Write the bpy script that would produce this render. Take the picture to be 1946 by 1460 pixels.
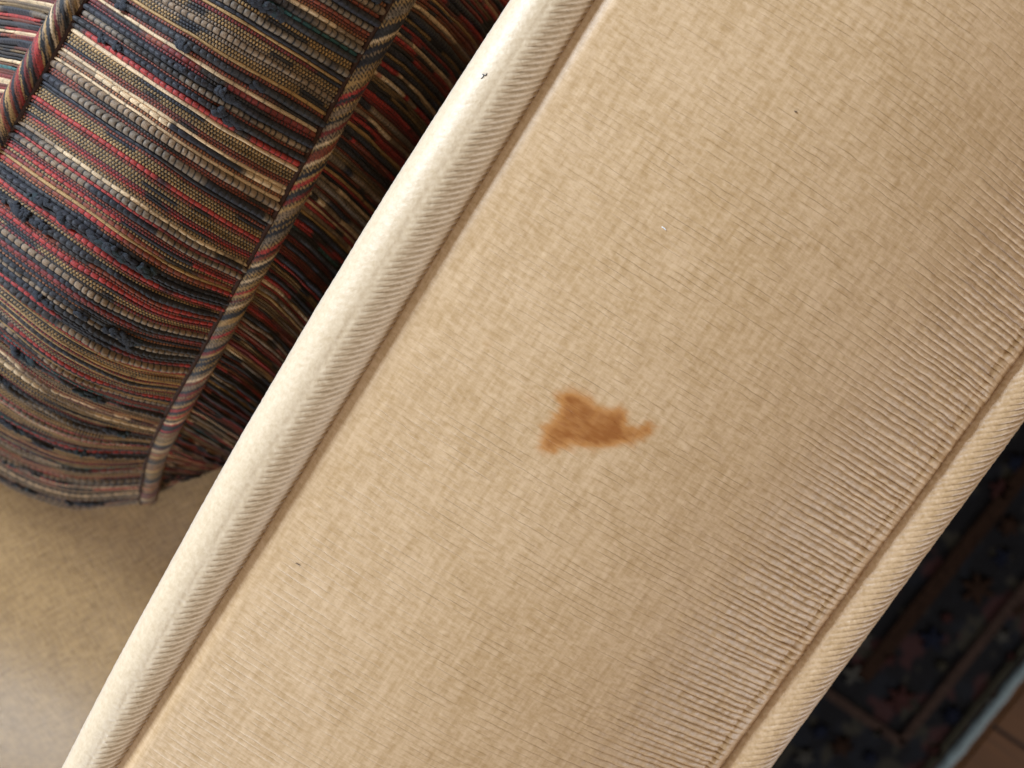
import bpy, math, random
import numpy as np
from mathutils import Vector, Matrix

rng = np.random.default_rng(7)
random.seed(7)
for o in list(bpy.data.objects):
    bpy.data.objects.remove(o)
SC = bpy.context.scene
COL = SC.collection

# ------------------------------------------------------------------ camera
FPX = 1869.0                       # focal length in pixels of the 1946 px wide photograph
TILT = math.radians(8)
D0 = 0.282
RH = np.array((0.848, 0.53, 0.0)); RH /= np.linalg.norm(RH)
UH = np.array((-RH[1], RH[0], 0.0))
ZZ = np.array((0, 0, 1.0))
FWD = -ZZ * math.cos(TILT) - UH * math.sin(TILT)
UP = UH * math.cos(TILT) - ZZ * math.sin(TILT)
ARM_Z = 0.62
CAM = np.array((0, 0, ARM_Z)) - FWD * D0
cd = bpy.data.cameras.new('camera')
cam = bpy.data.objects.new('camera', cd)
COL.objects.link(cam)
M = Matrix(((RH[0], UP[0], -FWD[0], CAM[0]), (RH[1], UP[1], -FWD[1], CAM[1]),
            (RH[2], UP[2], -FWD[2], CAM[2]), (0, 0, 0, 1)))
cam.matrix_world = M
cd.sensor_width = 36
cd.lens = 36 * FPX / 1946
cd.clip_start = 0.01
cd.clip_end = 50
cd.dof.use_dof = True
cd.dof.focus_distance = 0.283
cd.dof.aperture_fstop = 10.5
SC.camera = cam

def at(x, y, z):
    """world point on the level z seen at photograph pixel (x, y)"""
    d = RH * (x - 973) + UP * (730 - y) + FWD * FPX
    return CAM + d * ((z - CAM[2]) / d[2])

# ------------------------------------------------------------------ world, lamps, exposure
w = bpy.data.worlds.new('World'); SC.world = w; w.use_nodes = True
bg = w.node_tree.nodes['Background']
bg.inputs[0].default_value = (1.0, 0.76, 0.50, 1)
bg.inputs[1].default_value = 0.225
SC.view_settings.view_transform = 'Standard'
SC.view_settings.look = 'None'
SC.view_settings.exposure = 0.11
SC.view_settings.gamma = 1.0

def area(name, loc, target, sx, sy, power, col):
    ld = bpy.data.lights.new(name, 'AREA')
    ld.shape = 'RECTANGLE'; ld.size = sx; ld.size_y = sy
    ld.energy = power; ld.color = col
    o = bpy.data.objects.new(name, ld); COL.objects.link(o)
    o.location = loc
    o.rotation_euler = (Vector(target) - Vector(loc)).to_track_quat('-Z', 'Y').to_euler()
    return o
area('window_light', (-2.3, 0.75, 1.50), (0, 0, 0.62), 1.0, 0.6, 118, (0.68, 0.83, 1.0))
area('second_window_light', (2.2, -0.45, 1.10), (0, 0, 0.58), 0.8, 0.6, 21, (0.84, 0.91, 1.0))
area('added_corner_light', (-0.5, -2.3, 1.45), (0, 0, 0.5), 0.8, 0.7, 40, (0.74, 0.87, 1.0))  # added lamp without a known source, gives the seat corner its sheen

# ------------------------------------------------------------------ helpers
def tag(o, label=None, cat=None, group=None, kind=None):
    if label: o['label'] = label
    if cat: o['category'] = cat
    if group: o['group'] = group
    if kind: o['kind'] = kind
    return o

def thing(name, loc, label, cat, group=None, kind=None):
    o = bpy.data.objects.new(name, None); COL.objects.link(o)
    o.location = loc; o.empty_display_size = 0.02
    return tag(o, label, cat, group, kind)

def link(name, me, parent=None):
    o = bpy.data.objects.new(name, me); COL.objects.link(o)
    if parent is not None: o.parent = parent
    return o

def grid(name, P, mat, parent=None, attrs=None, smooth=True, wrap=False):
    """grid of points P[n, m, 3] (world space) as one mesh; attrs name -> [n, m] or [n, m, 3]"""
    n, m = P.shape[:2]
    if parent is not None:
        P = P - np.array(parent_origin(parent))
    me = bpy.data.meshes.new(name)
    idx = np.arange(n * m).reshape(n, m)
    if wrap: idx = np.concatenate([idx, idx[:, :1]], 1)
    q = np.stack([idx[:-1, :-1], idx[:-1, 1:], idx[1:, 1:], idx[1:, :-1]], -1).reshape(-1, 4)
    me.vertices.add(n * m)
    me.vertices.foreach_set('co', P.reshape(-1).astype(np.float32))
    me.loops.add(q.size)
    me.loops.foreach_set('vertex_index', q.reshape(-1).astype(np.int32))
    me.polygons.add(len(q))
    me.polygons.foreach_set('loop_start', (np.arange(len(q)) * 4).astype(np.int32))
    me.polygons.foreach_set('use_smooth', np.full(len(q), smooth))
    me.update(calc_edges=True)
    for k, a in (attrs or {}).items():
        if a.ndim == 2:
            at_ = me.attributes.new(k, 'FLOAT', 'POINT'); at_.data.foreach_set('value', a.reshape(-1).astype(np.float32))
        else:
            c = np.ones((n * m, 4), np.float32); c[:, :3] = a.reshape(-1, 3)
            at_ = me.attributes.new(k, 'FLOAT_COLOR', 'POINT'); at_.data.foreach_set('color', c.reshape(-1))
    me.materials.append(mat)
    return link(name, me, parent)

def parent_origin(p):
    v = Vector((0, 0, 0))
    while p is not None:
        v += p.location; p = p.parent
    return v

# value noise on arrays -------------------------------------------------
_T = rng.random((256, 256))
def vnoise(x, y, seed=0):
    x = np.asarray(x) + seed * 17.3; y = np.asarray(y) + seed * 41.7
    xi = np.floor(x).astype(int); yi = np.floor(y).astype(int)
    fx = x - xi; fy = y - yi
    fx = fx * fx * (3 - 2 * fx); fy = fy * fy * (3 - 2 * fy)
    g = lambda a, b: _T[a % 256, b % 256]
    return (g(xi, yi) * (1 - fx) + g(xi + 1, yi) * fx) * (1 - fy) + (g(xi, yi + 1) * (1 - fx) + g(xi + 1, yi + 1) * fx) * fy
def fbm(x, y, seed=0, o=3):
    r = 0; a = 0.5; tot = 0
    for k in range(o):
        r = r + a * vnoise(x * 2 ** k, y * 2 ** k, seed + k * 3); tot += a; a *= 0.5
    return r / tot
def sstep(a, b, x):
    t = np.clip((x - a) / (b - a), 0, 1); return t * t * (3 - 2 * t)

# ------------------------------------------------------------------ materials
def newmat(name):
    m = bpy.data.materials.new(name); m.use_nodes = True
    nt = m.node_tree; b = nt.nodes['Principled BSDF']
    return m, nt, b
class NB:
    def __init__(s, nt): s.nt = nt
    def n(s, t, **kw):
        x = s.nt.nodes.new(t)
        for k, v in kw.items(): setattr(x, k, v)
        return x
    def l(s, a, b): s.nt.links.new(a, b)
    rot = 0.0
    def coords(s, scale):
        tc = s.n('ShaderNodeTexCoord'); mp = s.n('ShaderNodeMapping'); m0 = s.n('ShaderNodeMapping')
        m0.inputs['Rotation'].default_value = (0, 0, s.rot)
        mp.inputs['Scale'].default_value = scale
        s.l(tc.outputs['Object'], m0.inputs[0]); s.l(m0.outputs[0], mp.inputs[0]); return mp.outputs[0]
    def noise(s, scale, detail=3, rough=0.6):
        nz = s.n('ShaderNodeTexNoise'); nz.inputs['Scale'].default_value = 1
        nz.inputs['Detail'].default_value = detail; nz.inputs['Roughness'].default_value = rough
        s.l(s.coords(scale), nz.inputs['Vector']); return nz.outputs['Fac']
    def ramp(s, v, a, b, c0=0.0, c1=1.0):
        r = s.n('ShaderNodeMapRange'); r.interpolation_type = 'SMOOTHSTEP'
        r.inputs[1].default_value = a; r.inputs[2].default_value = b
        r.inputs[3].default_value = c0; r.inputs[4].default_value = c1
        s.l(v, r.inputs[0]); return r.outputs[0]
    def mix(s, f, a, b):
        x = s.n('ShaderNodeMix'); x.data_type = 'RGBA'
        for i, v in ((0, f), (6, a), (7, b)):
            if hasattr(v, 'is_output'): s.l(v, x.inputs[i])
            elif i == 0: x.inputs[0].default_value = v
            else: x.inputs[i].default_value = (*v, 1)
        return x.outputs[2]
    def math(s, op, a, b):
        x = s.n('ShaderNodeMath'); x.operation = op
        for i, v in ((0, a), (1, b)):
            if hasattr(v, 'is_output'): s.l(v, x.inputs[i])
            else: x.inputs[i].default_value = v
        return x.outputs[0]
    def attr(s, name, out='Fac'):
        a = s.n('ShaderNodeAttribute'); a.attribute_name = name; return a.outputs[out]
    def bump(s, h, dist, strength, b):
        x = s.n('ShaderNodeBump'); x.inputs['Distance'].default_value = dist
        x.inputs['Strength'].default_value = strength
        s.l(h, x.inputs['Height']); s.l(x.outputs[0], b.inputs['Normal'])

C_LIGHT = (0.74, 0.505, 0.30)
C_MID = (0.50, 0.305, 0.14)
C_DARK = (0.40, 0.265, 0.14)
def cream_fabric(name, weft=(150, 1700, 900), warp=(650, 65, 900), stain=False, sheen=0.35, rough=0.5, rot=0.0, cl=None, cm=None, fs=(420, 700, 500), bmp=0.6):
    m, nt, b = newmat(name); N = NB(nt); N.rot = rot
    a = N.noise(weft, 3); c = N.noise(warp, 3); f = N.noise(fs, 2); g = N.noise((28, 22, 28), 3)
    s = N.math('ADD', N.math('MULTIPLY', a, 0.26), N.math('MULTIPLY', c, 0.36))
    s = N.math('ADD', s, N.math('MULTIPLY', f, 0.38))
    s = N.math('ADD', s, N.math('MULTIPLY', N.math('SUBTRACT', g, 0.5), 0.18))
    col = N.mix(N.ramp(s, 0.28, 0.70), cm or C_MID, cl or C_LIGHT)
    if stain:
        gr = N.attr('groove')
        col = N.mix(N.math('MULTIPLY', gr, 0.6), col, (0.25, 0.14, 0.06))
        st = N.attr('stain')
        col = N.mix(N.ramp(st, 0.0, 0.6, 0.0, 0.8), col, (0.50, 0.185, 0.03))
        col = N.mix(N.ramp(st, 0.5, 1.0, 0.0, 0.8), col, (0.28, 0.078, 0.010))
    N.l(col, b.inputs['Base Color'])
    b.inputs['Roughness'].default_value = rough
    b.inputs['Specular IOR Level'].default_value = 0.45
    b.inputs['Sheen Weight'].default_value = sheen
    b.inputs['Sheen Roughness'].default_value = 0.4
    b.inputs['Sheen Tint'].default_value = (0.95, 0.95, 1.0, 1)
    fine = N.noise((1500, 3200, 2400), 2)
    h = N.math('ADD', N.math('MULTIPLY', a, 0.6), N.math('ADD', N.math('MULTIPLY', c, 0.4), N.math('MULTIPLY', fine, 0.5)))
    N.bump(h, 0.00022 if bmp < 0.8 else 0.0003, bmp, b)
    return m
FAB_ARM = cream_fabric('cream_ribbed_velvet', stain=True, rough=0.42, sheen=0.12)
FAB_WELT = cream_fabric('cream_bias_velvet', weft=(1500, 1300, 1500), warp=(900, 600, 900), sheen=0.7, rough=0.45, cl=(0.77, 0.59, 0.40), cm=(0.62, 0.45, 0.275))
FAB_WELT2 = cream_fabric('gold_bias_velvet', weft=(1500, 1300, 1500), warp=(900, 600, 900), sheen=0.5, rough=0.36)
FAB_SEAT_SHADED = cream_fabric('shade_darkened_seat_velvet', weft=(110, 1500, 300), warp=(900, 130, 300), fs=(260, 1900, 500), sheen=0.08, rough=0.40, cl=(0.46, 0.28, 0.115), cm=(0.20, 0.108, 0.036), bmp=0.9, rot=math.radians(31))  # cream cloth with darkened colours, standing in for shade on the seat

def yarn_mat(name, attr='yarn', sheen=0.08, spec=0.35):
    m, nt, b = newmat(name); N = NB(nt)
    col = N.attr(attr, 'Color')
    f = N.noise((2600, 2600, 2600), 2)
    col = N.mix(N.ramp(f, 0.3, 0.7, 0.0, 0.35), col, (0.02, 0.016, 0.014))
    N.l(col, b.inputs['Base Color'])
    b.inputs['Roughness'].default_value = 0.62
    b.inputs['Specular IOR Level'].default_value = spec
    b.inputs['Sheen Weight'].default_value = sheen
    b.inputs['Sheen Roughness'].default_value = 0.4
    N.bump(f, 0.0002, 0.7, b)
    return m
YARN = yarn_mat('woven_yarn')
def plain(name, col, rough=0.7, var=0.25, scale=(900, 900, 900), sheen=0.0, bump=0.0003, spec=0.3):
    m, nt, b = newmat(name); N = NB(nt)
    f = N.noise(scale, 3)
    N.l(N.mix(N.ramp(f, 0.3, 0.7), tuple(c * (1 - var) for c in col), tuple(min(1, c * (1 + var)) for c in col)), b.inputs['Base Color'])
    b.inputs['Roughness'].default_value = rough; b.inputs['Specular IOR Level'].default_value = spec
    b.inputs['Sheen Weight'].default_value = sheen
    if bump: N.bump(f, bump, 0.7, b)
    return m
SLUB = plain('navy_chenille', (0.022, 0.024, 0.034), 0.6, 0.6, (1800, 1800, 1800), 0.1)
SLUB2 = plain('teal_chenille', (0.022, 0.038, 0.045), 0.6, 0.6, (1800, 1800, 1800), 0.1)
SEAM = plain('dark_seam', (0.05, 0.022, 0.014), 0.85)
BACKING = plain('pillow_backing', (0.02, 0.014, 0.012), 0.9)

# ------------------------------------------------------------------ setting: floor and rug
def box_mesh(name, x0, x1, y0, y1, z0, z1, bev=0.0):
    import bmesh
    bm = bmesh.new()
    vs = [bm.verts.new((x, y, z)) for z in (z0, z1) for x, y in ((x0, y0), (x1, y0), (x1, y1), (x0, y1))]
    for f in ((3, 2, 1, 0), (4, 5, 6, 7), (0, 1, 5, 4), (1, 2, 6, 5), (2, 3, 7, 6), (3, 0, 4, 7)):
        bm.faces.new([vs[i] for i in f])
    if bev:
        bmesh.ops.bevel(bm, geom=bm.edges[:], offset=bev, segments=2, affect='EDGES', clamp_overlap=True)
    me = bpy.data.meshes.new(name); bm.to_mesh(me); bm.free()
    return me

def wood_mat():
    m, nt, b = newmat('honey_oak'); N = NB(nt)
    g = N.noise((90, 4, 20), 5, 0.65)
    N.l(N.mix(N.ramp(g, 0.3, 0.7), (0.05, 0.017, 0.002), (0.09, 0.032, 0.005)), b.inputs['Base Color'])
    b.inputs['Roughness'].default_value = 0.6; b.inputs['Specular IOR Level'].default_value = 0.15
    return m
WOOD = wood_mat()
floor = link('floor', box_mesh('floor', -3, 3, -3, 3, -0.05, -0.004)); floor.data.materials.append(BACKING)
tag(floor, kind='structure')
e0, e1 = at(1800, 1460, 0.008), at(1954, 1270, 0.008)       # the rug's pale edge
ED = (e1 - e0)[:2]; ED /= np.linalg.norm(ED)                 # along the edge
IN = np.array((-ED[1], ED[0]))                               # into the rug
if np.dot(IN, at(1600, 1250, 0)[:2] - e0[:2]) < 0: IN = -IN
RANG = math.atan2(ED[1], ED[0])
pl = box_mesh('plank', -0.6, 0.6, -0.0445, 0.0445, -0.004, 0.0, 0.0012); pl.materials.append(WOOD)
for i in range(-2, 9):
    for j in (-1, 0):
        o = link('plank', pl, floor)
        p = e0[:2] - IN * (i * 0.0905 - 0.03) + ED * (j * 1.203 + 0.35 + 0.31 * (i % 3))
        o.location = (p[0], p[1], 0); o.rotation_euler = (0, 0, RANG)

def rug_pt(a, b, z):             # a along the edge, b inward
    p = e0[:2] + ED * a + IN * b
    return np.array((p[0], p[1], z))
rug = thing('rug', tuple(rug_pt(0.1, 0.4, 0)), 'dark navy oriental rug with floral border lying on the floor below the sofa arm', 'rug')
RUGM = yarn_mat('rug_pile', 'pile', 0.0, 0.03)
aa, bb = np.meshgrid(np.linspace(-0.45, 0.75, 300), np.linspace(0.006, 0.80, 210), indexing='ij')
P = e0[None, None, :2] + ED * aa[..., None] + IN * bb[..., None]
zz = 0.008 + 0.0012 * vnoise(aa * 500, bb * 500)
zz[:, 0] = 0.001; zz[0] = 0.001; zz[-1] = 0.001; zz[:, -1] = 0.001
n1 = fbm(aa * 45, bb * 45, 2); n2 = fbm(aa * 28, bb * 28, 9); n3 = fbm(aa * 60, bb * 60, 14)
pc = np.zeros(aa.shape + (3,)); pc[:] = (0.003, 0.0032, 0.0045)
pc[n1 > 0.58] = (0.005, 0.006, 0.009)
pc[n2 > 0.63] = (0.028, 0.010, 0.010)
pc[n3 > 0.66] = (0.022, 0.019, 0.014)
grid('pile', np.concatenate([P, zz[..., None]], -1), RUGM, rug, {'pile': pc})
def on_rug(px, py):
    v = at(px, py, 0.011)[:2] - e0[:2]; return np.dot(v, ED), np.dot(v, IN)
def flat_poly(name, pts, z, mat, parent, zt=0.0026):
    import bmesh
    bm = bmesh.new(); o0 = parent_origin(parent)
    bot = [bm.verts.new((*(np.array(p[:2]) - np.array(o0)[:2]), z - 0.004)) for p in pts]
    top = [bm.verts.new((*(np.array(p[:2]) - np.array(o0)[:2]), z + zt)) for p in pts]
    n = len(pts)
    bm.faces.new(top)
    for i in range(n): bm.faces.new((bot[i], bot[(i + 1) % n], top[(i + 1) % n], top[i]))
    bmesh.ops.recalc_face_normals(bm, faces=bm.faces[:])
    me = bpy.data.meshes.new(name); bm.to_mesh(me); bm.free(); me.materials.append(mat)
    return link(name, me, parent)
R_ROSE = plain('rug_rose', (0.026, 0.010, 0.009), 0.9, 0.4, (300, 300, 300), spec=0.03)
R_TAN = plain('rug_tan', (0.030, 0.018, 0.014), 0.9, 0.35, (300, 300, 300), spec=0.03)
R_GREY = plain('rug_greige', (0.034, 0.031, 0.027), 0.9, 0.35, (300, 300, 300), spec=0.03)
R_BLUE = plain('rug_blue', (0.006, 0.007, 0.013), 0.9, 0.4, (300, 300, 300), spec=0.03)
R_RUST = plain('rug_rust', (0.016, 0.008, 0.005), 0.9, 0.4, (300, 300, 300), spec=0.03)
R_OLIVE = plain('rug_olive', (0.022, 0.019, 0.013), 0.9, 0.4, (300, 300, 300), spec=0.03)
R_EDGE = plain('rug_edge_yarn', (0.17, 0.21, 0.22), 0.9, 0.3, (400, 400, 400))
ca, cb = on_rug(1712, 1412)
def band(a0, b0, a1, b1, wd, mat, z=0.0095):
    d = np.array((a1 - a0, b1 - b0)); L = np.linalg.norm(d); d /= L; nn = np.array((-d[1], d[0]))
    pts = []
    for sgn, seq in ((1, np.linspace(0, L, 14)), (-1, np.linspace(L, 0, 14))):
        for t in seq:
            jit = (random.random() - .5) * 0.0012
            q = np.array((a0, b0)) + d * t + nn * (sgn * wd / 2 + jit)
            pts.append(rug_pt(q[0], q[1], 0))
    flat_poly('border_band', pts, z, mat, rug)
band(ca, cb, ca + 0.55, cb, 0.009, R_TAN)
band(ca, cb - 0.003, ca, cb + 0.40, 0.009, R_TAN)
a2, b2 = on_rug(1742, 1143)
band(ca + 0.03, b2 - .005, ca + 0.55, b2 - .005, 0.014, R_RUST)
band(-0.4, 0.018, 0.7, 0.018, 0.006, R_OLIVE)
def motif(px, py, rad, mat, petals, z=0.0095, depth=0.32, rot=0.0):
    a, b = on_rug(px, py); pts = []
    for k in range(40):
        th = 2 * math.pi * k / 40
        r = rad * (1 - depth + depth * math.cos(petals * th + rot)) * (0.92 + 0.16 * random.random())
        pts.append(rug_pt(a + r * math.cos(th), b + r * math.sin(th), 0))
    flat_poly('motif', pts, z, mat, rug)
for (x, y, r, mt, pe) in ((1640, 1215, 20, R_GREY, 5), (1622, 1282, 22, R_GREY, 4), (1712, 1330, 30, R_ROSE, 6), (1690, 1255, 15, R_ROSE, 4),
        (1772, 1215, 26, R_BLUE, 5), (1858, 1120, 34, R_RUST, 6), (1790, 1265, 12, R_OLIVE, 5), (1905, 1060, 20, R_BLUE, 5),
        (1918, 1000, 22, R_RUST, 6), (1600, 1420, 24, R_RUST, 6), (1560, 1390, 18, R_BLUE, 5), (1530, 1440, 20, R_GREY, 5),
        (1880, 1330, 12, R_GREY, 5), (1810, 1360, 20, R_BLUE, 6), (1905, 1210, 16, R_GREY, 5), (1780, 1430, 15, R_ROSE, 5), (1925, 1250, 12, R_ROSE, 5),
        (1935, 1160, 15, R_RUST, 5), (1670, 1390, 12, R_OLIVE, 4), (1800, 1175, 12, R_ROSE, 5), (1655, 1440, 14, R_BLUE, 5), (1900, 930, 22, R_ROSE, 5), (1930, 880, 18, R_BLUE, 5)):
    motif(x, y, r * 0.00048, mt, pe, rot=random.random() * 6)
# overcast edge: a wobbly cord
ts = np.linspace(-0.45, 0.75, 700); th = np.linspace(0, 2 * math.pi, 12, endpoint=False)
off = 0.0035 * (fbm(ts * 30, ts * 0, 4) - 0.5) + 0.001 * (vnoise(ts * 160, ts * 0, 8) - .5)
rr = 0.0045 * (0.8 + 0.4 * vnoise(ts * 110, ts * 0, 5)) + 0.0007 * np.sin(ts * 2 * math.pi / 0.005)
cp = e0[None, :2] + ED * ts[:, None] + IN * (off[:, None] + 0.001)
P = np.zeros((700, 12, 3))
P[..., :2] = cp[:, None] + IN * (np.cos(th)[None, :, None] * rr[:, None, None])
P[..., 2] = 0.0052 + np.sin(th)[None] * rr[:, None]
grid('edge_cord', P, R_EDGE, rug, wrap=True)

# ------------------------------------------------------------------ sofa arm
def linefit(pts, z, deg=1):
    q = np.array([at(x, y, z) for x, y in pts]); return np.polyfit(q[:, 1], q[:, 0], deg)
ZL, ZR = 0.611, 0.593
seamL = linefit(((1130, 0), (800, 559), (575, 900), (225, 1460)), ZL)
outL = linefit(((972, 0), (627, 559), (416, 900), (120, 1460)), 0.613, 2)
seamR = linefit(((1946, 667), (1810, 848), (1698, 1007), (1532, 1232), (1371, 1460)), ZR)
outR = linefit(((1946, 789), (1847, 930), (1791, 1007), (1635, 1212), (1463, 1455)), ZR - 0.002)
print('seams', seamL, outL, seamR, outR)
YA, YB = -0.20, 0.24
xl = lambda y: np.polyval(seamL, y)
xr = lambda y: np.polyval(seamR, y)
xo = lambda y: np.where(np.abs(y) < 0.17, np.polyval(outL, y), np.polyval(outL, np.sign(y) * 0.17) + (np.abs(y) - 0.17) * np.sign(y) * (np.polyval(np.polyder(outL), np.sign(y) * 0.17)))
xq = lambda y: np.polyval(outR, y)
sofa = thing('sofa', (0.0, 0.0, 0.0), 'cream ribbed velvet sofa arm with corded edges and an orange brown stain', 'sofa')

RIB = 0.00203
def arm_profile(s):
    """height below/above ARM_Z across the arm, s = 0 inner seam .. 1 outer seam"""
    k = np.array([-0.03, 0.0, 0.018, 0.05, 0.12, 0.25, 0.42, 0.60, 0.75, 0.87, 0.95, 0.985, 1.0, 1.03])
    h = np.array([-8.5, -4.8, -2.8, -1.7, -0.3, 1.6, 2.0, -1.4, -7.4, -15.0, -20.5, -23.6, -26.5, -30]) * 1e-3
    # monotone-ish cubic (Catmull-Rom on uneven knots)
    m = np.gradient(h, k)
    i = np.clip(np.searchsorted(k, s) - 1, 0, len(k) - 2)
    d = k[i + 1] - k[i]; t = (s - k[i]) / d
    return ((2*t**3 - 3*t**2 + 1) * h[i] + (t**3 - 2*t**2 + t) * d * m[i] + (-2*t**3 + 3*t**2) * h[i+1] + (t**3 - t**2) * d * m[i+1])
nr = int((YB - YA) / RIB)
frac = np.array([0.0, 0.05, 0.11, 0.22, 0.40, 0.60, 0.78, 0.89, 0.95])
rw = RIB * (1 + 0.5 * (rng.random(nr) - 0.5)); ry = YA + np.concatenate([[0], np.cumsum(rw)[:-1]])
ys = (ry[:, None] + frac[None] * rw[:, None]).reshape(-1)
rib_id = np.repeat(np.arange(nr), len(frac)); rib_amp = (0.7 + 0.6 * rng.random(nr))[rib_id]
qq = np.tile(frac, nr)
ss = np.concatenate([np.linspace(-0.03, 0.06, 26), np.linspace(0.06, 0.9, 250)[1:], np.linspace(0.9, 1.03, 60)[1:]])
Y, S = np.meshgrid(ys, ss, indexing='ij')
Q = np.repeat(qq[:, None], len(ss), 1)
wob = 0.0009 * (fbm(S * 5, Y * 40, 1) - 0.5) + 0.0003 * (vnoise(S * 50, Y * 480, 3) - 0.5)
X = xl(Y) + S * (xr(Y) - xl(Y))
Zp = ARM_Z + arm_profile(S)
Zp += 0.0012 * (fbm(X * 14, Y * 14, 6) - 0.5)
ribprof = np.sqrt(np.clip(1 - (2 * np.abs(Q - 0.5)) ** 3.2, 0, 1))          # rounded rib, narrow groove
strong = 0.17 + 0.66 * sstep(0.62, 0.95, S + 0.10 * (fbm(X * 12, Y * 12, 5) - 0.5))
brk = sstep(0.38, 0.66, fbm(X * 150, rib_id[:, None] * 3.7 + 0 * X, 21, 2)) * (0.55 + 0.9 * fbm(X * 25, Y * 25, 23))
amp = 0.00066 * strong * (0.45 + 0.8 * np.maximum(brk, sstep(.6, .9, S)))
fade = sstep(0.015, 0.07, S) * (1 - 0.7 * sstep(0.955, 0.985, S))
lump = 0.75 + 0.5 * vnoise(X * 650, Y * 500, 31)
Zp += amp * fade * ribprof * lump * rib_amp[:, None] * (0.7 + 0.6 * vnoise(X * 130, rib_id[:, None] * 5.3 + 0 * X, 77))
# gathers beside the outer seam
gath = sstep(0.955, 0.970, S) * (1 - sstep(0.99, 1.0, S))
Zp += gath * (0.0 + 0.0007 * vnoise(Y * 360, S * 60, 40) + 0.00006 * np.sin(Y * 2 * math.pi / 0.0021 + 9 * S))
Zp += -0.0003 * np.exp(-((S - 0.953 - 0.014 * (fbm(Y * 60, Y * 0, 44) - .5)) / 0.006) ** 2)
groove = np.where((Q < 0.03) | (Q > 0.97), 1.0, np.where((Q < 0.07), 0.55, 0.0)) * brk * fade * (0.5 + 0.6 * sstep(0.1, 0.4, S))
# the stain, drawn on the cloth
poly = np.array([at(x, y, ARM_Z)[:2] for x, y in ((1058, 742), (1085, 738), (1116, 750), (1132, 768), (1150, 776), (1176, 772), (1190, 782), (1189, 808), (1212, 812), (1236, 800), (1246, 812),
        (1232, 828), (1200, 842), (1160, 846), (1112, 847), (1075, 848), (1048, 860), (1022, 844), (1030, 815), (1054, 790), (1062, 765))])
def sdf(px, py, pg):
    d = np.full(px.shape, 1e9); ins = np.zeros(px.shape, bool); n = len(pg)
    for i in range(n):
        a, b = pg[i], pg[(i + 1) % n]; e = b - a
        t = np.clip(((px - a[0]) * e[0] + (py - a[1]) * e[1]) / (e @ e), 0, 1)
        d = np.minimum(d, np.hypot(px - a[0] - e[0] * t, py - a[1] - e[1] * t))
        c = ((a[1] > py) != (b[1] > py)) & (px < (b[0] - a[0]) * (py - a[1]) / (b[1] - a[1] + 1e-12) + a[0])
        ins ^= c
    return np.where(ins, d, -d)
sd = sdf(X + 0.0028 * (fbm(X * 120, Y * 650, 51) - .5), Y + 0.0024 * (fbm(X * 200, Y * 420, 52) - .5), poly)
stain = sstep(-0.0030, 0.0034, sd) * (0.60 + 0.3 * fbm(X * 200, Y * 520, 53))
for (x, y, r, k) in ((1085, 764, 18, .16), (1112, 782, 17, .2), (1172, 806, 20, .24), (1120, 838, 22, .25), (1228, 818, 10, .12), (1060, 830, 18, .15), (1160, 836, 20, .2)):
    c = at(x, y, ARM_Z); stain += sstep(-0.0010, 0.002, sd) * k * np.exp(-(((X - c[0]) ** 2 + (Y - c[1]) ** 2) / (r * 0.00015) ** 2))
for (x, y, r, k) in ((1005, 755, 18, .13), (928, 652, 12, .13), (1030, 850, 14, .15), (1125, 862, 8, .15)):
    c = at(x, y, ARM_Z); stain += k * np.exp(-(((X - c[0]) ** 2 + (Y - c[1]) ** 2) / (r * 0.00015) ** 2))
stain *= 0.78 + 0.44 * fbm(X * 350, Y * 900, 55, 2)
P = np.stack([X, Y + wob, Zp], -1)
grid('arm_top', P, FAB_ARM, sofa, {'stain': np.clip(stain, 0, 1), 'groove': np.clip(groove, 0, 1)})

def welt(name, cx, cz, rad, y, k, pitch, amp_fn, parent, mat, seed, nth=120, crease=0.0):
    th = np.linspace(-math.pi, math.pi, nth, endpoint=False)      # 0 = up, + toward +x
    Yg, T = np.meshgrid(y, th, indexing='ij')
    R0 = rad(Yg)
    ph = (Yg - k * R0 * T + 0.0006 * (fbm(T * 1.3, Yg * 130, seed) - 0.5)) / pitch
    fr = ph - np.floor(ph)
    prof = np.sqrt(np.clip(1 - (2 * np.abs(fr - 0.5)) ** 2.6, 0, 1))
    r = R0 * (1 + 0.035 * (fbm(T * 0 + 1, Yg * 26, seed + 1) - 0.5)) + amp_fn(T) * (prof - 0.6) * (0.8 + 0.4 * vnoise(T * 1.2, Yg * 250, seed + 2)) + 0.00012 * (vnoise(T * 9, Yg * 900, seed + 5) - .5) - crease * vnoise(T * 0, Yg * 700, seed + 7) * np.exp(-((T + 0.02 - 0.16 * (fbm(T * 0, Yg * 45, seed + 8) - .5)) / 0.055) ** 2)
    Xg = cx(Yg) + r * np.sin(T); Zg = cz(Yg) + r * np.cos(T)
    return grid(name, np.stack([Xg, Yg, Zg], -1), mat, parent, wrap=True)
yw = np.arange(YA, YB, 0.00026)
w1 = welt('welt', lambda y: 0.5 * (xo(y) + xl(y)) - 0.0002, lambda y: 0.6105 + 0 * y, lambda y: 0.525 * (xl(y) - xo(y)) , yw, 0.85, 0.0021,
     lambda T: 0.00004 + 0.00058 * sstep(-0.05, 0.3, T), sofa, FAB_WELT, 60, crease=0.0002)
w2 = welt('welt', lambda y: 0.5 * (xq(y) + xr(y)) - 0.0008, lambda y: 0.5905 + 0 * y, lambda y: 0.545 * (xq(y) - xr(y)), yw, 1.0, 0.0025,
     lambda T: 0.00006 + 0.0007 * sstep(-0.75, -0.1, T), sofa, FAB_WELT2, 80)
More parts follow.
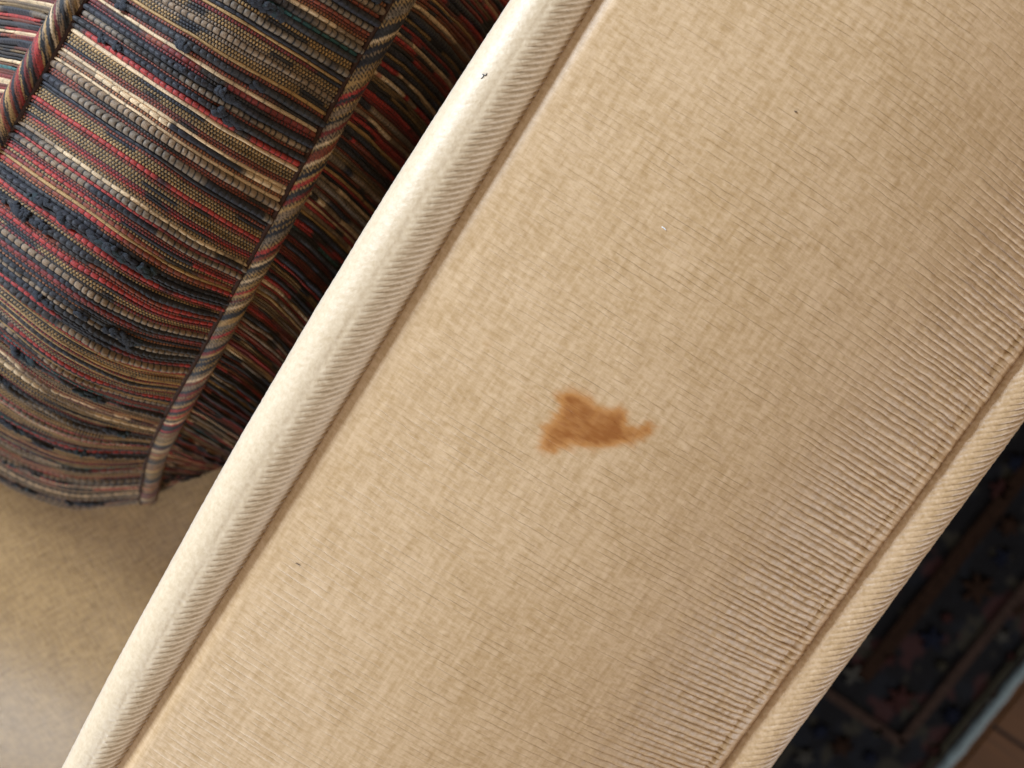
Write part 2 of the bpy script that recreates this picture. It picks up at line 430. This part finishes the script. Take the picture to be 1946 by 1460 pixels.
# a faint row of stitch holes along the crest of the inner welt
# the arm's sides and base
def side_panel(name, xf, z0, z1, belly, flip):
    yy = np.linspace(YA, YB, 90); zz = np.linspace(z0, z1, 60)
    Yg, Zg = np.meshgrid(yy, zz, indexing='ij')
    t = (Zg - z0) / (z1 - z0)
    Xg = xf(Yg) + belly * np.sin(t * math.pi) ** 0.6
    return grid(name, np.stack([Xg, Yg, Zg], -1), FAB_SEAT_SHADED, sofa)
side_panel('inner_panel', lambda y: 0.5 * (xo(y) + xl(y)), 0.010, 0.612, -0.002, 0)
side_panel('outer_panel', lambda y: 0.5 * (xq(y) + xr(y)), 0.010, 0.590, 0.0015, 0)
for nm, yv in (('front_panel', YA), ('back_panel', YB - 0.001)):
    s_ = np.linspace(0, 1, 40); z_ = np.linspace(0.05, 1, 2)
    Sg, Tg = np.meshgrid(s_, np.array([0.0, 1.0]), indexing='ij')
    Xg = xl(yv) + Sg * (xr(yv) - xl(yv)); Zg = np.where(Tg > 0.5, ARM_Z + arm_profile(Sg) - 0.0008, 0.010)
    grid(nm, np.stack([Xg, Xg * 0 + yv + 0.0004, Zg], -1), FAB_SEAT_SHADED, sofa)
xb = float(np.polyval(outL, 0))
o = link('seat_base', box_mesh('seat_base', -0.75, xb - 0.012, -0.68, 0.6, 0.010, 0.318, 0.01), sofa); o.data.materials.append(FAB_SEAT_SHADED)

# ------------------------------------------------------------------ seat cushion
SEAT_Z = 0.462
seat = thing('seat_cushion', (-0.35, 0.0, 0.32), 'flat cream seat cushion beneath the striped pillow and beside the arm', 'seat cushion')
yy = np.linspace(-0.70, 0.42, 330); uu = np.linspace(0, 1, 240)
Yg, U = np.meshgrid(yy, uu, indexing='ij')
x1 = xb - 0.006 + (xo(Yg) - xb); x0 = -0.72
Xg = x0 + U * (x1 - x0)
edge = lambda d, r: np.where(d < r, -(r - np.sqrt(np.clip(r * r - (r - d) ** 2, 0, None))), 0)
dfr = Yg + 0.70
Zg = SEAT_Z + edge(x1 - Xg, 0.02) + edge(Xg - x0, 0.02)
Zg += -2.5 * np.clip(-0.230 - Yg, 0, 0.125) ** 2 - 0.6 * np.clip(-0.355 - Yg, 0, 1)
Zg += 0.004 * (fbm(Xg * 9, Yg * 9, 70) - 0.5)
grid('cushion_top', np.stack([Xg, Yg, Zg], -1), FAB_SEAT_SHADED, seat)
o = link('cushion_side', box_mesh('cushion_side', -0.37 + 0.0, xb - 0.03 + 0.35, -0.68, 0.41, 0.0, 0.105, 0.01), seat); o.data.materials.append(FAB_SEAT_SHADED)

# ------------------------------------------------------------------ striped box pillow
def cr(ctrl, t):
    """Catmull-Rom through ctrl[k, ...] at parameters t in [0, k-1]"""
    n = len(ctrl); i = np.clip(np.floor(t).astype(int), 0, n - 2); f = (t - i).reshape(-1, *([1] * (ctrl.ndim - 1)))
    ext = np.concatenate([2 * ctrl[:1] - ctrl[1:2], ctrl, 2 * ctrl[-1:] - ctrl[-2:-1]])
    p0, p1, p2, p3 = ext[i], ext[i + 1], ext[i + 2], ext[i + 3]
    return 0.5 * (2 * p1 + (p2 - p0) * f + (2 * p0 - 5 * p1 + 4 * p2 - p3) * f ** 2 + (3 * p1 - p0 - 3 * p2 + p3) * f ** 3)
class Surf:
    """smooth sheet through rows of control points; s in 0..1 across, t in metres along the reference column"""
    def __init__(self, rows, ref, sgn=-1):
        self.sgn = sgn
        self.c = np.array(rows)                                   # [k, c, 3]
        tt = np.linspace(0, len(rows) - 1, 400)
        col = cr(self.c[:, ref], tt)
        L = np.concatenate([[0], np.cumsum(np.linalg.norm(np.diff(col, axis=0), axis=1))])
        self.tt, self.L, self.len = tt, L, L[-1]
    def base(self, s, t):                                          # s[m], t[n] -> [n, m, 3]
        k = np.interp(t, self.L, self.tt)
        R = cr(self.c, k)                                          # [n, c, 3]
        R = np.moveaxis(R, 1, 0)
        P = cr(R, s * (self.c.shape[1] - 1))                       # [m, n, 3]
        return np.moveaxis(P, 0, 1)
    def pn(self, s, t):
        e = 1e-3
        P = self.base(s, t)
        ds = self.base(np.clip(s + e, 0, 1), t) - self.base(np.clip(s - e, 0, 1), t)
        dt = self.base(s, np.clip(t + e, 0, self.len)) - self.base(s, np.clip(t - e, 0, self.len))
        N = np.cross(ds, dt); N /= np.linalg.norm(N, axis=-1, keepdims=True) + 1e-12
        return P, N * self.sgn
pxs = lambda *a: [at(*q) for q in a]
#        left seam              |  centre                |  right seam
strip = Surf([
    pxs((440, -480, .600), (560, -410, .612), (660, -340, .616), (770, -275, .610), (868, -215, .592)),
    pxs((238, -125, .600), (345, -60, .612), (455, 2, .616), (562, 65, .608), (668, 130, .590)),
    pxs((137, 51, .600), (242, 122, .611), (350, 192, .614), (460, 260, .606), (568, 320, .588)),
    pxs((38, 226, .596), (146, 300, .606), (258, 375, .609), (366, 446, .600), (470, 500, .582)),
    pxs((-62, 425, .586), (48, 512, .594), (158, 592, .595), (272, 650, .586), (380, 668, .570)),
    pxs((-112, 560, .568), (-10, 640, .574), (98, 720, .572), (205, 766, .562), (310, 795, .548)),
    pxs((-150, 700, .535), (-55, 772, .535), (45, 835, .530), (150, 872, .522), (278, 872, .510)),
    pxs((-165, 815, .485), (-70, 872, .476), (35, 930, .468), (140, 962, .464), (262, 955, .463)),
], 2)
print('strip length', strip.len)
# face toward the arm
face = Surf([
    pxs((868, -215, .590), (935, -160, .565), (1000, -90, .52), (1035, -20, .468)),
    pxs((672, 132, .588), (745, 190, .565), (812, 262, .52), (845, 330, .468)),
    pxs((572, 322, .586), (648, 385, .562), (715, 455, .52), (748, 530, .468)),
    pxs((474, 502, .580), (548, 560, .557), (612, 630, .515), (645, 700, .466)),
    pxs((384, 670, .568), (446, 712, .548), (508, 762, .51), (545, 812, .465)),
    pxs((314, 797, .546), (362, 822, .53), (415, 850, .50), (455, 872, .464)),
    pxs((280, 874, .508), (318, 882, .50), (362, 890, .48), (405, 892, .463)),
    pxs((264, 955, .463), (290, 942, .463), (320, 925, .463), (352, 908, .463)),
], 0)
# far face beyond the left seam
back = Surf([
    pxs((436, -486, .598), (340, -520, .575), (240, -540, .53), (170, -545, .47)),
    pxs((234, -131, .598), (135, -160, .575), (35, -180, .53), (-35, -185, .47)),
    pxs((133, 45, .598), (40, 25, .575), (-55, 10, .53), (-120, 5, .47)),
    pxs((34, 220, .594), (-58, 205, .57), (-150, 195, .52), (-210, 192, .468)),
    pxs((-66, 420, .584), (-150, 410, .56), (-235, 405, .515), (-290, 402, .466)),
    pxs((-116, 556, .566), (-190, 548, .548), (-265, 545, .505), (-320, 545, .465)),
    pxs((-154, 698, .533), (-210, 692, .52), (-265, 690, .49), (-310, 690, .464)),
    pxs((-169, 815, .483), (-205, 812, .475), (-240, 810, .466), (-270, 810, .462)),
], 0, 1)
base_pt = at(120, 400, .462)
pillow = thing('striped_pillow', tuple(base_pt), 'multicoloured tweed striped box pillow with corded seams standing beside the arm', 'pillow')

NAVY = (.028, .026, .034); CHAR = (.040, .036, .038); RED = (.46, .045, .035); CREAM = (.80, .56, .33); GOLD = (.48, .28, .105)
TAUPE = (.31, .205, .125); TEAL = (.03, .11, .11); BLACK = (.012, .012, .014); RUST = (.27, .06, .03); OLIVE = (.36, .215, .085); WINE = (.24, .035, .03)
# kind: (width range, colour list, bead period in warps, pinch, warp darkness width, weight)
KINDS = {
    'pepper': ((.95, 1.15), [OLIVE, TAUPE, GOLD, OLIVE], 1, .55, .42, 6),
    'rustpep': ((.9, 1.15), [RUST, WINE, (.34, .12, .045)], 1, .55, .36, 8),
    'cord':   ((.85, 1.25), [GOLD, CREAM, GOLD], 5, .12, .04, 6),
    'red':    ((1.1, 1.7), [RED, RED, WINE, RUST], 2, .45, .14, 7),
    'redthin': ((.8, 1.0), [RED, RUST], 1, .5, .3, 7),
    'taupe':  ((1.7, 2.5), [TAUPE, (.24, .175, .12)], 2, .5, .2, 4),
    'navy':   ((1.2, 2.0), [NAVY, CHAR, CHAR], 2, .5, .2, 2.2),
    'dark':   ((.8, 1.0), [BLACK, CHAR, WINE], 1, .5, .3, 4),
    'teal':   ((1.0, 1.3), [TEAL, (.05, .15, .14), NAVY], 3, .45, .16, 2),
    'bead':   ((1.3, 1.7), [CREAM, CREAM, RED], 3, .5, .08, 4),
    'slub':   ((1.8, 2.4), [CHAR, NAVY], 2, .4, .2, 4.4),
}
def sequence(total, seed):
    r = random.Random(seed); names = list(KINDS); wts = [KINDS[k][5] for k in names]
    t = 0; out = []; last = None
    while t < total:
        k = r.choices(names, wts)[0]
        if k == last and k not in ('pepper',): continue
        rep = r.choice((1, 1, 2, 3)) if k == 'pepper' else 1
        for _ in range(rep):
            wd = r.uniform(*KINDS[k][0]) * 0.98e-3
            out.append((k, t, wd, r.choice(KINDS[k][1]), r.random())); t += wd
        last = k
    return out
WARP = 0.00125
def wave(Sm, t, s):
    """soft unevenness of the stuffed cloth"""
    return 0.0009 * (fbm(Sm * 30, t * 60, 33) - .5) + 0.003 * (fbm(Sm * 14 + 3, t * 38, 37, 2) - .5) * sstep(.10, .16, t) * np.minimum(1, (1 - s) * 6)
def yarn_strip(surf, item, idx, width, ns, nq, relief=1.0):
    k, t0, wd, colr, rnd = item
    _, cols, per, pinch, dark, _ = KINDS[k]
    s = np.linspace(0, 1, ns); q = np.linspace(0, 1, nq)
    t = np.clip(t0 + q * wd, 0, surf.len)
    P, N = surf.pn(s, t)
    Sm = s[None] * width; Qm = q[:, None] + 0 * Sm
    seed = idx * 3.7
    per_m = per * WARP * (1 + 0.0 * rnd)
    jit = 0.35 * (vnoise(Sm * 400, Qm * 0 + seed, 3) - .5) if per > 1 else 0
    ph = Sm / per_m + 0.5 * (idx % 2) * (1 if per == 1 else 0) + rnd * (per > 1) + jit
    fr = ph - np.floor(ph)
    bead = np.sqrt(np.clip(1 - (2 * np.abs(fr - .5)) ** 2.2, 0, 1))
    prof = np.sqrt(np.clip(1 - (2 * np.abs(Qm - .5)) ** 2.1, 0, 1))
    thick = 0.6 + 0.9 * vnoise(Sm * 90, Qm * 0 + seed, 9)
    if k == 'slub': thick = 0.5 + 1.3 * vnoise(Sm * 160, Qm * 0 + seed, 9)
    h = wd * 0.62 * prof * ((1 - pinch) + pinch * bead) * thick * relief
    c = np.zeros(P.shape); c[:] = colr
    # yarn colour drifts along its length
    dr = vnoise(Sm * 55, Qm * 0 + seed, 13); alt = np.array(cols[(idx + 1) % len(cols)])
    if k in ('red', 'bead', 'teal', 'navy', 'taupe', 'slub'):
        mm = sstep(.52, .62, dr)[..., None]; c = c * (1 - mm) + alt * mm
    if k not in ('cord', 'slub', 'dark'):            # short lengths where the dark binder yarn covers it
        mm = sstep(.72, .80, vnoise(Sm * 60, Qm * 0 + seed * 1.7, 23))[..., None]; c = c * (1 - mm) + np.array((.045, .032, .026) if idx % 3 else NAVY) * mm
    if k == 'bead':
        mm = sstep(.60, .68, vnoise(Sm * 70, Qm * 0 + seed, 17))[..., None]; c = c * (1 - mm) + np.array(TAUPE) * mm
    c *= (0.72 + 0.56 * vnoise(Sm / per_m, Qm * 2 + seed, 19))[..., None]
    wd_ = sstep(1 - dark - .12, 1 - dark + .12, 2 * np.abs(fr - .5))[..., None]
    c = c * (1 - wd_) + np.array(BLACK) * 1.3 * wd_
    # gentle wander of the yarn line
    tang = np.gradient(surf.base(s, np.array([np.clip(t0, 0, surf.len), np.clip(t0 + .002, 0, surf.len)])), axis=0)[0] / .002
    wv = 0.0011 * (fbm(Sm * 45, (t0 + Qm * wd) * 160, 29) - .5)
    P = P + N * (h + wave(Sm, t[:, None], s))[..., None] + tang[None] * wv[..., None]
    return P, c
seq = sequence(strip.len - 0.0005, 5)
print('yarns', len(seq))
sp, sn = strip.pn(np.linspace(0, 1, 50), np.linspace(0, strip.len, 120))
panel = grid('top_panel', sp - sn * 0.0022, BACKING, pillow)
for i, it in enumerate(seq):
    P, c = yarn_strip(strip, it, i, 0.092, 430, 7)
    grid('yarn', P, YARN, panel, {'yarn': c})
# slubs on the thick dark yarns
def slub_mesh(seed, mat):
    """a knot of boucle loops: small lumps pressed together"""
    import bmesh
    r = random.Random(seed); bm = bmesh.new()
    for k in range(r.choice((5, 6, 7))):
        q = bmesh.ops.create_icosphere(bm, subdivisions=2, radius=1.0)['verts']
        sc = Vector((r.uniform(.30, .5), r.uniform(.35, .6), r.uniform(.35, .6)))
        off = Vector((r.uniform(-.8, .8), r.uniform(-.45, .45), r.uniform(-.1, .5)))
        rot = Matrix.Rotation(r.uniform(0, 3.1), 3, 'Z')
        for v in q:
            d = v.co.copy()
            d *= 1 + .16 * math.sin(d.x * 7 + seed + k) * math.sin(d.y * 8 + k) + r.uniform(-.07, .07)
            v.co = rot @ Vector((d.x * sc.x, d.y * sc.y, d.z * sc.z)) + off
    for f in bm.faces: f.smooth = True
    me = bpy.data.meshes.new('slub'); bm.to_mesh(me); bm.free(); me.materials.append(mat); return me
SM = [slub_mesh(k, SLUB2 if k % 4 == 3 else SLUB) for k in range(10)]
r = random.Random(3)
org = np.array(parent_origin(panel))
def put_slub(s, t, a, b):
    P, N = strip.pn(np.array([s]), np.array([t])); P2, _ = strip.pn(np.array([min(1, s + .01)]), np.array([t]))
    n = Vector(N[0, 0]); x = Vector(P2[0, 0] - P[0, 0]).normalized(); y = n.cross(x)
    o = link('slub', r.choice(SM), panel)
    m = Matrix((x * a, y * b, n * b * 0.75)).transposed().to_4x4()
    m.translation = Vector(P[0, 0] + N[0, 0] * (0.0010 + float(wave(np.array(s * .092), np.array(t), s))) - org)
    o.matrix_local = m
ns_ = 0
for i, it in enumerate(seq):
    if it[0] == 'slub':
        for _ in range(r.choice((2, 3, 3, 4))):
            s0 = r.uniform(.05, .9); nrun = r.choice((1, 1, 2, 3, 4))
            for k in range(nrun):
                s = s0 + k * 0.03
                if s < .95:
                    put_slub(s, it[1] + it[2] / 2 + r.uniform(-.0004, .0004), r.uniform(.0018, .0034), r.uniform(.0016, .0026)); ns_ += 1
print('slubs', ns_)
def woven_panel(name, surf, seed, width, ns, nq):
    sq = sequence(surf.len - .0005, seed); Ps = []; Cs = []
    for i, it in enumerate(sq):
        P, c = yarn_strip(surf, it, i + 500, width, ns, nq); Ps.append(P); Cs.append(c)
    return grid(name, np.concatenate(Ps), YARN, pillow, {'yarn': np.concatenate(Cs)})
woven_panel('side_panel', face, 11, 0.125, 260, 5)
woven_panel('side_panel', back, 12, 0.125, 200, 5)

def pillow_cord(surf_a, s_edge, shift, rad, seed):
    """bias-cut cord sewn into a seam"""
    t = np.arange(0, surf_a.len, 0.00035)
    P, N = surf_a.pn(np.array([s_edge]), t); P = P[:, 0]; N = N[:, 0]
    P = cr(P[::40], np.linspace(0, len(P[::40]) - 1, len(t)))
    T = np.gradient(P, axis=0); T /= np.linalg.norm(T, axis=1, keepdims=True)
    k = np.ones(200) / 200
    N = np.stack([np.convolve(np.pad(N[:, j], 100, 'edge'), k, 'same')[100:-100] for j in range(3)], 1)
    N -= T * np.sum(N * T, 1, keepdims=True); N /= np.linalg.norm(N, axis=1, keepdims=True)
    B = np.cross(T, N)
    C = P + B * shift[0] + N * shift[1]
    th = np.linspace(0, 2 * math.pi, 56, endpoint=False)
    tg, Tg = np.meshgrid(t, th, indexing='ij')
    sgn = 1 if shift[0] < 0 else -1
    ph = tg + sgn * 1.25 * rad * (Tg - math.pi)
    rr = random.Random(seed); tot = surf_a.len + 0.06; edges = [0]; cols = []; kinds = []
    while edges[-1] < tot:
        kk = rr.choices(['pepper', 'cord', 'red', 'navy', 'dark', 'taupe'], [6, 4, 3, 3, 2, 2])[0]
        edges.append(edges[-1] + rr.uniform(*KINDS[kk][0]) * 1e-3 * 1.15); cols.append(rr.choice(KINDS[kk][1])); kinds.append(KINDS[kk][4])
    edges = np.array(edges); cols = np.array(cols); kinds = np.array(kinds)
    u = ph + 0.03; ii = np.clip(np.searchsorted(edges, u) - 1, 0, len(cols) - 1)
    q = (u - edges[ii]) / (edges[ii + 1] - edges[ii])
    along = (Tg * rad * 1.1 - tg * 0.6) / WARP + 0.5 * (ii % 2)
    fr = along - np.floor(along)
    wd_ = sstep(1 - kinds[ii] - .15, 1 - kinds[ii] + .15, 2 * np.abs(fr - .5))[..., None]
    c = cols[ii] * (0.7 + .6 * vnoise(along, ii * 3.1, 3))[..., None] * (1 - wd_) + np.array(BLACK) * wd_
    r_ = rad * (1 + .06 * (fbm(tg * 50, Tg * 0, seed) - .5)) + 0.0004 * np.sqrt(np.clip(1 - (2 * np.abs(q - .5)) ** 2, 0, 1)) + 0.00018 * np.sqrt(np.clip(1 - (2 * np.abs(fr - .5)) ** 2, 0, 1))
    G = C[:, None] + (B[:, None] * np.cos(Tg)[..., None] + N[:, None] * np.sin(Tg)[..., None]) * r_[..., None]
    grid('cord', G, YARN, pillow, {'yarn': c}, wrap=True)
    # the seam thread beside the cord
    th = np.linspace(0, 2 * math.pi, 8, endpoint=False); t2 = slice(None, None, 6)
    G = (P[t2] + N[t2] * 0.0002)[:, None] + (B[t2][:, None] * np.cos(th)[None, :, None] + N[t2][:, None] * np.sin(th)[None, :, None]) * 0.0009
    grid('seam', G, SEAM, pillow, wrap=True)
pillow_cord(strip, 1.0, (-0.0042, -0.0012), 0.0036, 21)
pillow_cord(strip, 0.0, (0.0040, 0.0002), 0.0036, 22)

# ------------------------------------------------------------------ lint
WHITE = plain('white_lint', (0.85, 0.85, 0.85), 0.6, 0.05, bump=0)
GREY = plain('dark_lint', (0.07, 0.07, 0.085), 0.8, 0.3, bump=0)
BROWN = plain('brown_lint', (0.10, 0.06, 0.035), 0.8, 0.3, bump=0)
dg = bpy.context.evaluated_depsgraph_get()
def drop(x, y):
    d = RH * (x - 973) + UP * (730 - y) + FWD * FPX; d = Vector(d).normalized()
    hit, loc, nor, *_ = SC.ray_cast(dg, Vector(CAM), d)
    return loc, nor
def lint(x, y, pts, rad, mat, label, cat='lint'):
    dg.update()
    loc, nor = drop(x, y)
    pp = np.array([(RH * a * .00015 + UH * -b * .00015 + ZZ * 0.0) for a, b in pts])
    n = len(pp); t = np.linspace(0, n - 1, 6 * n); C = cr(pp, t) if n > 1 else pp
    T = np.gradient(C, axis=0); T /= np.linalg.norm(T, axis=1, keepdims=True) + 1e-9
    Nn = np.array(nor); B = np.cross(T, Nn); th = np.linspace(0, 2 * math.pi, 6, endpoint=False)
    # lay it on the surface
    C = C - Nn * (C @ Nn)[:, None] + Nn * rad * 1.1
    taper = np.clip(np.minimum(np.arange(len(t)), np.arange(len(t))[::-1]) / 4.0 + .15, 0, 1)
    G = C[:, None] + (B[:, None] * np.cos(th)[None, :, None] + Nn * np.sin(th)[None, :, None]) * (rad * taper)[:, None, None]
    o = grid('lint', G, mat, None, wrap=True); o.location = loc
    tag(o, label, cat)
lint(1262, 434, ((-5, -3), (0, 0), (4, 4)), 0.00016, WHITE, 'tiny white lint fleck on the arm above the stain')
lint(1512, 212, ((-3, -1), (0, 1), (3, 0)), 0.00013, BROWN, 'tiny dark speck on the upper right of the cream arm')
lint(567, 1072, ((-6, -2), (0, 0), (5, 3)), 0.00012, BROWN, 'short brown fibre on the lower arm beside the inner corded edge')
lint(920, 146, ((-7, 4), (-1, -1), (-3, -5), (3, -2), (6, -7)), 0.00012, GREY, 'small curled dark lint clinging to the white inner welt')
